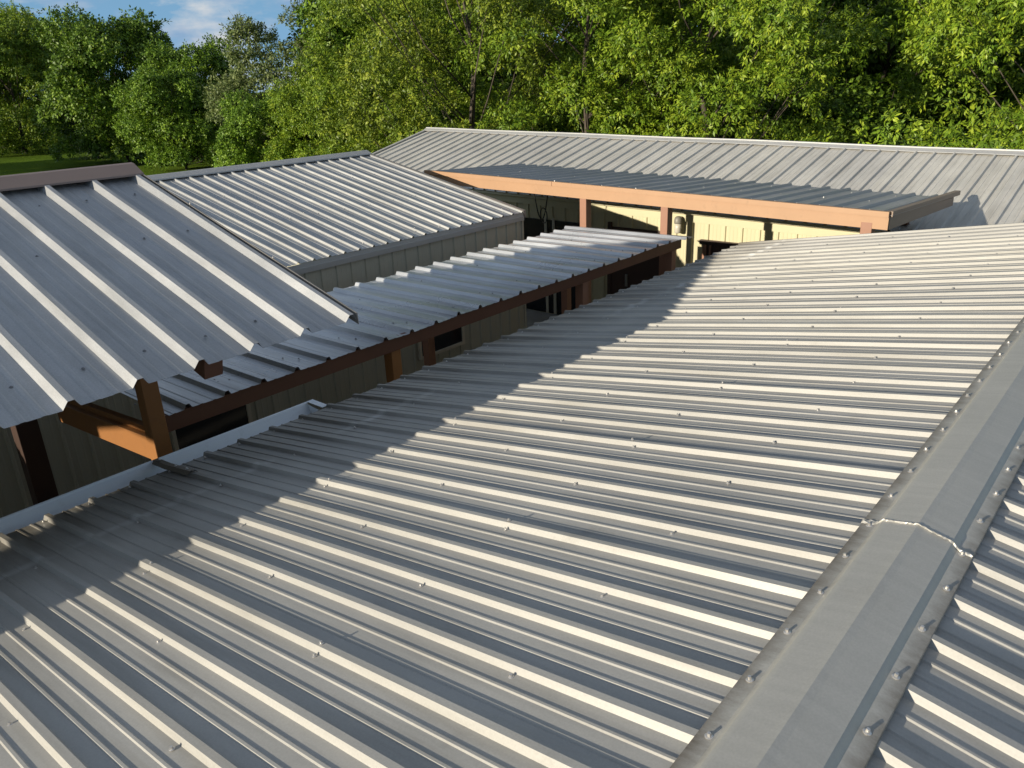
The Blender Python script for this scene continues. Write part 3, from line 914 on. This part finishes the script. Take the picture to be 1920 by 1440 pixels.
MB().prism([(XF + .03, YF0 + .1, zF(XF, YF0) - .19), (XF + .09, YF0 + .1, zF(XF, YF0) - .19), (XF + .09, YF0 + .1, zF(XF, YF0) - .06), (XF + .03, YF0 + .1, zF(XF, YF0) - .06)],
           [(XF + .03, YF1 - .05, zF(XF, YF1) - .19), (XF + .09, YF1 - .05, zF(XF, YF1) - .19), (XF + .09, YF1 - .05, zF(XF, YF1) - .06), (XF + .03, YF1 - .05, zF(XF, YF1) - .06)]).build('front_beam', M['brown'], Fp)
for x in (6.1, 7.35):
    b = MB()
    b.prism([(x - .04, YF0 + .06, zF(x, YF0) - .16), (x + .04, YF0 + .06, zF(x, YF0) - .16), (x + .04, YF0 + .06, zF(x, YF0) - .045), (x - .04, YF0 + .06, zF(x, YF0) - .045)],
            [(x - .04, YF1 - .06, zF(x, YF1) - .16), (x + .04, YF1 - .06, zF(x, YF1) - .16), (x + .04, YF1 - .06, zF(x, YF1) - .045), (x - .04, YF1 - .06, zF(x, YF1) - .045)])
    b.build('purlin', M['brown'], Fp)
MB().box(7.40, 7.50, 2.6, 2.7, zE(7.45, 2.6), zF(7.4, 2.6) - .16).box(7.40, 7.50, 5.6, 5.7, zE(7.45, 5.6), zF(7.4, 5.6) - .16).build('rear_post', M['brown'], Fp)
pos = []
for k in range(24):
    y = 9.315 - k * PC
    pos.append((5.25, y - .10 + rng.gauss(0, .01), zF(5.25, y - .1) - .031))
    if k % 2: pos.append((6.2, y - .10, zF(6.2, y - .1) - .031))
    if k % 2 == 0: pos.append((7.1, y + .12, zF(7.1, y + .12) - .031))
place_screws('screw', pos, (0.05, 0, 1), roofF, SCREW_BIG, 60)

# ------------------------------------------------------------------ small things
lamp = thing('wall_lamp', (XW - .03, 6.20, -1.10), 'small grey dome-topped jar lamp on the sunlit cream wall right of a porch post', 'lamp')
def lathe(prof_, cx, cy, n=16):
    b = MB()
    rings = [[(cx + r_ * math.cos(2 * math.pi * k / n), cy + r_ * math.sin(2 * math.pi * k / n), z) for k in range(n)] for r_, z in prof_]
    vs = [q for rg in rings for q in rg]
    fs = [(j * n + k, j * n + (k + 1) % n, (j + 1) * n + (k + 1) % n, (j + 1) * n + k) for j in range(len(prof_) - 1) for k in range(n)]
    fs += [tuple(range(n - 1, -1, -1)), tuple(range((len(prof_) - 1) * n, len(prof_) * n))]
    return b.add(vs, fs)
lx, ly = XW - .13, 6.20
lathe([(.068, -1.005), (.072, -.99), (.072, -.95), (.06, -.905), (.035, -.885), (.01, -.88)], lx, ly).build('housing', M['lampgrey'], lamp, smooth=True)
lathe([(.045, -1.17), (.058, -1.16), (.062, -1.08), (.062, -1.0055)], lx, ly).build('jar', M['lampglass'], lamp, smooth=True)
MB().box(XW - .10, XW - .026, 6.18, 6.22, -.98, -.93).build('bracket', M['lampgrey'], lamp)

cb = MB()
ptsc = []
for i in range(15):
    t = i / 14
    ptsc.append((5.6 + .8 * t, 8.1 - .02 * i * .3 + .4 * t, -0.42 - 0.50 * math.sin(math.pi * min(1, t * 1.05)) ** 0.8))
cb.tube(ptsc, 0.011, 6)
cb.tube([(5.9 + .07 * math.cos(a), 8.15 + .13 * math.cos(a), -0.83 + .13 * math.sin(a)) for a in [2 * math.pi * k / 18 for k in range(19)]], 0.010, 6)
tag(cb.build('cable', M['cable']), 'black cable looping down in the shade under the orange fascia', 'cable')

bn = thing('bench', (-3.2, 6.3, GZ + .1), 'weathered wooden bench in the dark under the left roof', 'bench')
for k in range(3):
    MB().box(-3.9, -2.95, 5.95 + k * .12, 6.05 + k * .12, -1.80, -1.76).build('slat', M['wood'], bn)
for x in (-3.8, -3.1):
    MB().box(x - .04, x + .04, 5.97, 6.27, GZ + .1, -1.80).build('leg', M['wood'], bn)

# ------------------------------------------------------------------ trees
def leaf_mesh(name, seed, crown_r, crown_h, z0, lobes, twigs, leaves, lsize, mat, droop=0.5, lobe_r=(0.9, 1.6), shape='round', aspect=0.42, flat=0.68):
    """crown of many single leaves set on twigs over uneven lobes; local origin at the trunk's foot"""
    rs = np.random.RandomState(seed)
    P, Dn, Nn, S_, V = [], [], [], [], []
    centers = []
    for i in range(lobes):
        a = rs.uniform(0, 2 * np.pi)
        t = (i + 0.5) / lobes
        z = z0 + crown_h * (0.06 + 0.86 * t) + rs.normal(0, .25)
        rel = (z - z0) / crown_h
        env = np.sqrt(max(0.05, 1 - (2 * rel - 0.85) ** 2 / 1.5)) if shape == 'round' else (1.0 - 0.75 * rel)
        rr = crown_r * env * rs.uniform(0.35, 0.95)
        lr = rs.uniform(*lobe_r)
        centers.append((rr * np.cos(a), rr * np.sin(a), z, lr))
    for (cx, cy, cz, lr) in centers:
        n = int(twigs * (lr / lobe_r[1]) ** 2)
        d = rs.normal(size=(n, 3)); d /= np.linalg.norm(d, axis=1)[:, None]
        out = np.array([cx, cy, 0.0]) / (np.hypot(cx, cy) + 1e-6)
        keep = (d @ out) * 0.55 + d[:, 2] > -0.30 + rs.normal(0, .15, n)
        d = d[keep]; n = len(d)
        bump = 1 + 0.22 * np.sin(d[:, 0] * 5 + cx) * np.sin(d[:, 1] * 6 + cy) + 0.15 * np.sin(d[:, 2] * 9)
        base = np.array([cx, cy, cz]) + d * (lr * bump * rs.uniform(0.60, 1.0, n))[:, None] * np.array([1, 1, 0.7])
        tl = rs.uniform(0.25, 0.6, n) * lr * 0.45
        tdir = d + rs.normal(0, .45, (n, 3)); tdir[:, 2] -= droop * rs.uniform(0, 1.2, n)
        tdir /= np.linalg.norm(tdir, axis=1)[:, None]
        tv = rs.uniform(0, 1, n)
        for k in range(leaves):
            tt = (k + rs.uniform(0, 1, n)) / leaves
            side = rs.normal(0, 1, (n, 3)); side /= np.linalg.norm(side, axis=1)[:, None]
            p = base + tdir * (tl * tt)[:, None] + side * (lsize * 0.35)
            ld = tdir * 0.5 + side * 0.8; ld[:, 2] -= droop * 0.5
            ld /= np.linalg.norm(ld, axis=1)[:, None]
            nn = rs.normal(0, 1, (n, 3)) * (1 - flat) + d * flat * 1.2 + np.array([0, 0, 0.5])
            nn -= ld * (nn * ld).sum(1)[:, None]
            nn /= np.linalg.norm(nn, axis=1)[:, None] + 1e-9
            P.append(p); Dn.append(ld); Nn.append(nn)
            S_.append(lsize * rs.uniform(0.6, 1.25, n))
            V.append(np.clip(tv * 0.6 + rs.uniform(0, 0.4, n), 0, 1))
    P = np.vstack(P); Dn = np.vstack(Dn); Nn = np.vstack(Nn); S_ = np.hstack(S_); V = np.hstack(V)
    side = np.cross(Dn, Nn)
    n = len(P)
    co = np.empty((n, 4, 3))
    co[:, 0] = P
    co[:, 1] = P + Dn * (S_ * .45)[:, None] + side * (S_ * aspect / 2)[:, None] - Nn * (S_ * .06)[:, None]
    co[:, 2] = P + Dn * S_[:, None] - Nn * (S_ * .12)[:, None]
    co[:, 3] = P + Dn * (S_ * .45)[:, None] - side * (S_ * aspect / 2)[:, None] - Nn * (S_ * .06)[:, None]
    me = bpy.data.meshes.new(name)
    me.vertices.add(n * 4)
    me.vertices.foreach_set('co', co.astype(np.float32).ravel())
    me.loops.add(n * 4)
    me.loops.foreach_set('vertex_index', np.arange(n * 4, dtype=np.int32))
    me.polygons.add(n)
    me.polygons.foreach_set('loop_start', np.arange(0, n * 4, 4, dtype=np.int32))
    me.polygons.foreach_set('loop_total', np.full(n, 4, dtype=np.int32))
    me.update(calc_edges=True)
    at = me.attributes.new('leafvar', 'FLOAT', 'POINT')
    at.data.foreach_set('value', np.repeat(V, 4).astype(np.float32))
    me.materials.append(mat)
    # trunk and limbs
    tb = MB()
    rs2 = random.Random(seed)
    top = z0 + crown_h * 0.8
    axis = [(0, 0, -0.1), (rs2.gauss(0, .1), rs2.gauss(0, .1), top * 0.3), (rs2.gauss(0, .25), rs2.gauss(0, .25), top * 0.65), (rs2.gauss(0, .3), rs2.gauss(0, .3), top)]
    r0 = 0.035 * (z0 + crown_h) * 0.42
    tb.tube(axis, [r0, r0 * .75, r0 * .5, r0 * .15], 8)
    for (cx, cy, cz, lr) in centers[::2]:
        zb = max(0.4, cz - 0.35 * crown_h * 0.5 - math.hypot(cx, cy) * 0.5)
        zb = min(zb, top * .9)
        k = zb / top * 3
        i = min(2, int(k)); fr = k - i
        a0 = Vector(axis[i]).lerp(Vector(axis[i + 1]), fr)
        e = Vector((cx, cy, cz))
        mid = a0.lerp(e, .5) + Vector((rs2.gauss(0, .15), rs2.gauss(0, .15), -0.2))
        tb.tube([a0, mid, e, e + (e - mid) * 0.6], [r0 * .24, r0 * .15, r0 * .08, r0 * .02], 6)
    tm = bpy.data.meshes.new(name + '_wood')
    tm.from_pydata(tb.v, [], tb.f)
    tm.materials.append(M['bark'])
    tm.shade_smooth()
    return me, tm

KINDS = {}
def kind(key, *a, **k):
    KINDS[key] = leaf_mesh(key, *a, **k)
kind('near_a', 11, 4.0, 8.4, 0.0, 56, 370, 15, 0.112, M['leaf_bright'], 0.75, (0.55, 1.15), aspect=.36)
kind('near_b', 12, 3.9, 8.6, 0.0, 54, 370, 15, 0.115, M['leaf_bright'], 0.6, (0.5, 1.15), aspect=.38)
kind('near_o', 13, 4.0, 9.0, 0.0, 66, 360, 14, 0.10, M['leaf_olive'], 0.4, (0.55, 1.2), aspect=.45)
kind('far_d', 14, 4.6, 8.6, 0.0, 80, 270, 12, 0.18, M['leaf_dark'], 0.3, (0.8, 1.5), aspect=.6)
kind('far_b', 15, 4.4, 8.4, 0.0, 72, 330, 12, 0.15, M['leaf_bright'], 0.4, (0.8, 1.4), aspect=.5)
kind('far_g', 16, 4.0, 8.2, 0.1, 56, 300, 12, 0.14, M['leaf_grey'], 0.2, (0.7, 1.35), aspect=.5)
kind('bush', 17, 2.0, 3.6, 0.0, 20, 150, 12, 0.13, M['leaf_grey'], 0.3, (0.5, 0.95), 'cone', aspect=.3)
kind('sapling', 18, 0.9, 2.2, 1.3, 10, 60, 12, 0.12, M['leaf_bright'], 0.7, (0.35, 0.6), aspect=.4)

def azd(az, dist):
    a = math.radians(az)
    return CAM[0] + dist * math.cos(a), CAM[1] + dist * math.sin(a)

def tree(name, kindkey, az, dist, sc, rot, label, cat='tree', group=None, sz=None, z=GZ):
    x, y = azd(az, dist)
    t = thing(name, (x, y, z), label, cat, group)
    t.rotation_euler = (0, 0, rot)
    t.scale = (sc, sc, sz or sc)
    c, w = KINDS[kindkey]
    co = bpy.data.objects.new('crown', c); COL.objects.link(co); co.parent = t
    to = bpy.data.objects.new('trunk', w); COL.objects.link(to); to.parent = t
    return t

G = 'trees behind the roofs'
TREES = [
    # near row, right to centre
    ('near_a', 5.0, 26, 1.15, 0.3, 'yellow-green broadleaf tree at the right edge of the picture behind the far roof'),
    ('far_d', 17, 33, 1.05, 1.9, 'shaded dark tree behind the two saplings at the right'),
    ('near_a', 27.2, 25.5, 1.08, 2.6, 'bright leafy tree with drooping sunlit sprays, right of the centre'),
    ('near_b', 35.2, 26.5, 1.08, 4.0, 'bright green tree with long hanging sprays behind the middle of the far ridge'),
    ('near_o', 43.5, 27, 1.12, 2.2, 'dense olive-green tree behind the left end of the far ridge'),
    ('near_a', 47.6, 33, 0.98, 1.1, 'leafy green tree left of the dense olive one, behind the far gable'),
    # middle distance, left
    ('far_g', 55.6, 46, 1.0, 2.0, 'dull grey-green tree with small pale leaves against the sky, left of centre'),
    ('far_b', 53.6, 37, 0.60, 0.5, 'bright yellow-green tree in front of the grey-green one, above the middle roof ridge'),
    ('far_d', 60.8, 60, 0.88, 5.2, 'dark shaded tree with a ragged top below the gap of sky'),
    ('far_d', 65.9, 66, 1.14, 1.0, 'large rounded dark green tree rising against the sky at the left'),
    ('far_b', 71.4, 84, 1.38, 2.6, 'sunlit yellow-green tree at the far left edge behind the lawn'),
    ('far_d', 62.6, 56, 0.70, 5.7, 'low dark tree just beyond the left ends of the roofs'),
    ('far_b', 69.0, 92, 1.42, 2.9, 'tall sunlit tree filling the gap behind the leftmost one'),
    ('far_d', 57.6, 39, 0.50, 0.7, 'low shaded tree between the roof ridge and the grey-green tree'),
]
for (k, az, d, s_, r_, lb) in TREES:
    tree('tree', k, az, d, s_, r_, lb, 'tree', G)
BACK = [('far_d', 4, 44), ('far_d', 13, 46), ('far_d', 22, 40), ('far_d', 30, 41), ('far_d', 39, 42), ('far_d', 46.0, 48)]
BL = ['tall dark tree in the back row at the far right', 'green back-row tree filling the gap above the saplings', 'tall green tree in the back row right of centre',
      'dark tree in the back row behind the hanging bright sprays', 'dark back-row tree between the olive tree and the bright ones', 'tall green back-row tree behind the olive-green one']
for i, (k, az, d) in enumerate(BACK):
    tree('tree', k, az, d, 1.45, i * 1.3, BL[i], 'tree', G)
tree('bush', 'bush', 67.6, 72, 1.25, 0.4, 'grey-green cone-shaped bush at the edge of the lawn', 'bush')
tree('sapling', 'sapling', 16.0, 17.5, 0.98, 0.4, 'thin bright sapling rising above the far ridge, the left of the two', 'sapling', 'saplings behind the far ridge')
tree('sapling', 'sapling', 11.6, 17.0, 1.06, 2.4, 'wider bright sapling drooping over the far ridge at the right', 'sapling', 'saplings behind the far ridge')
# trees to the left, out of the picture, that shade the lawn
tree('tree', 'far_d', 80, 70, 0.85, 2.2, 'large tree beyond the left edge whose shadow lies on the lawn', 'tree', G)
tree('tree', 'far_d', 86, 64, 0.80, 3.6, 'second large tree beyond the left edge, further along the lawn', 'tree', G)
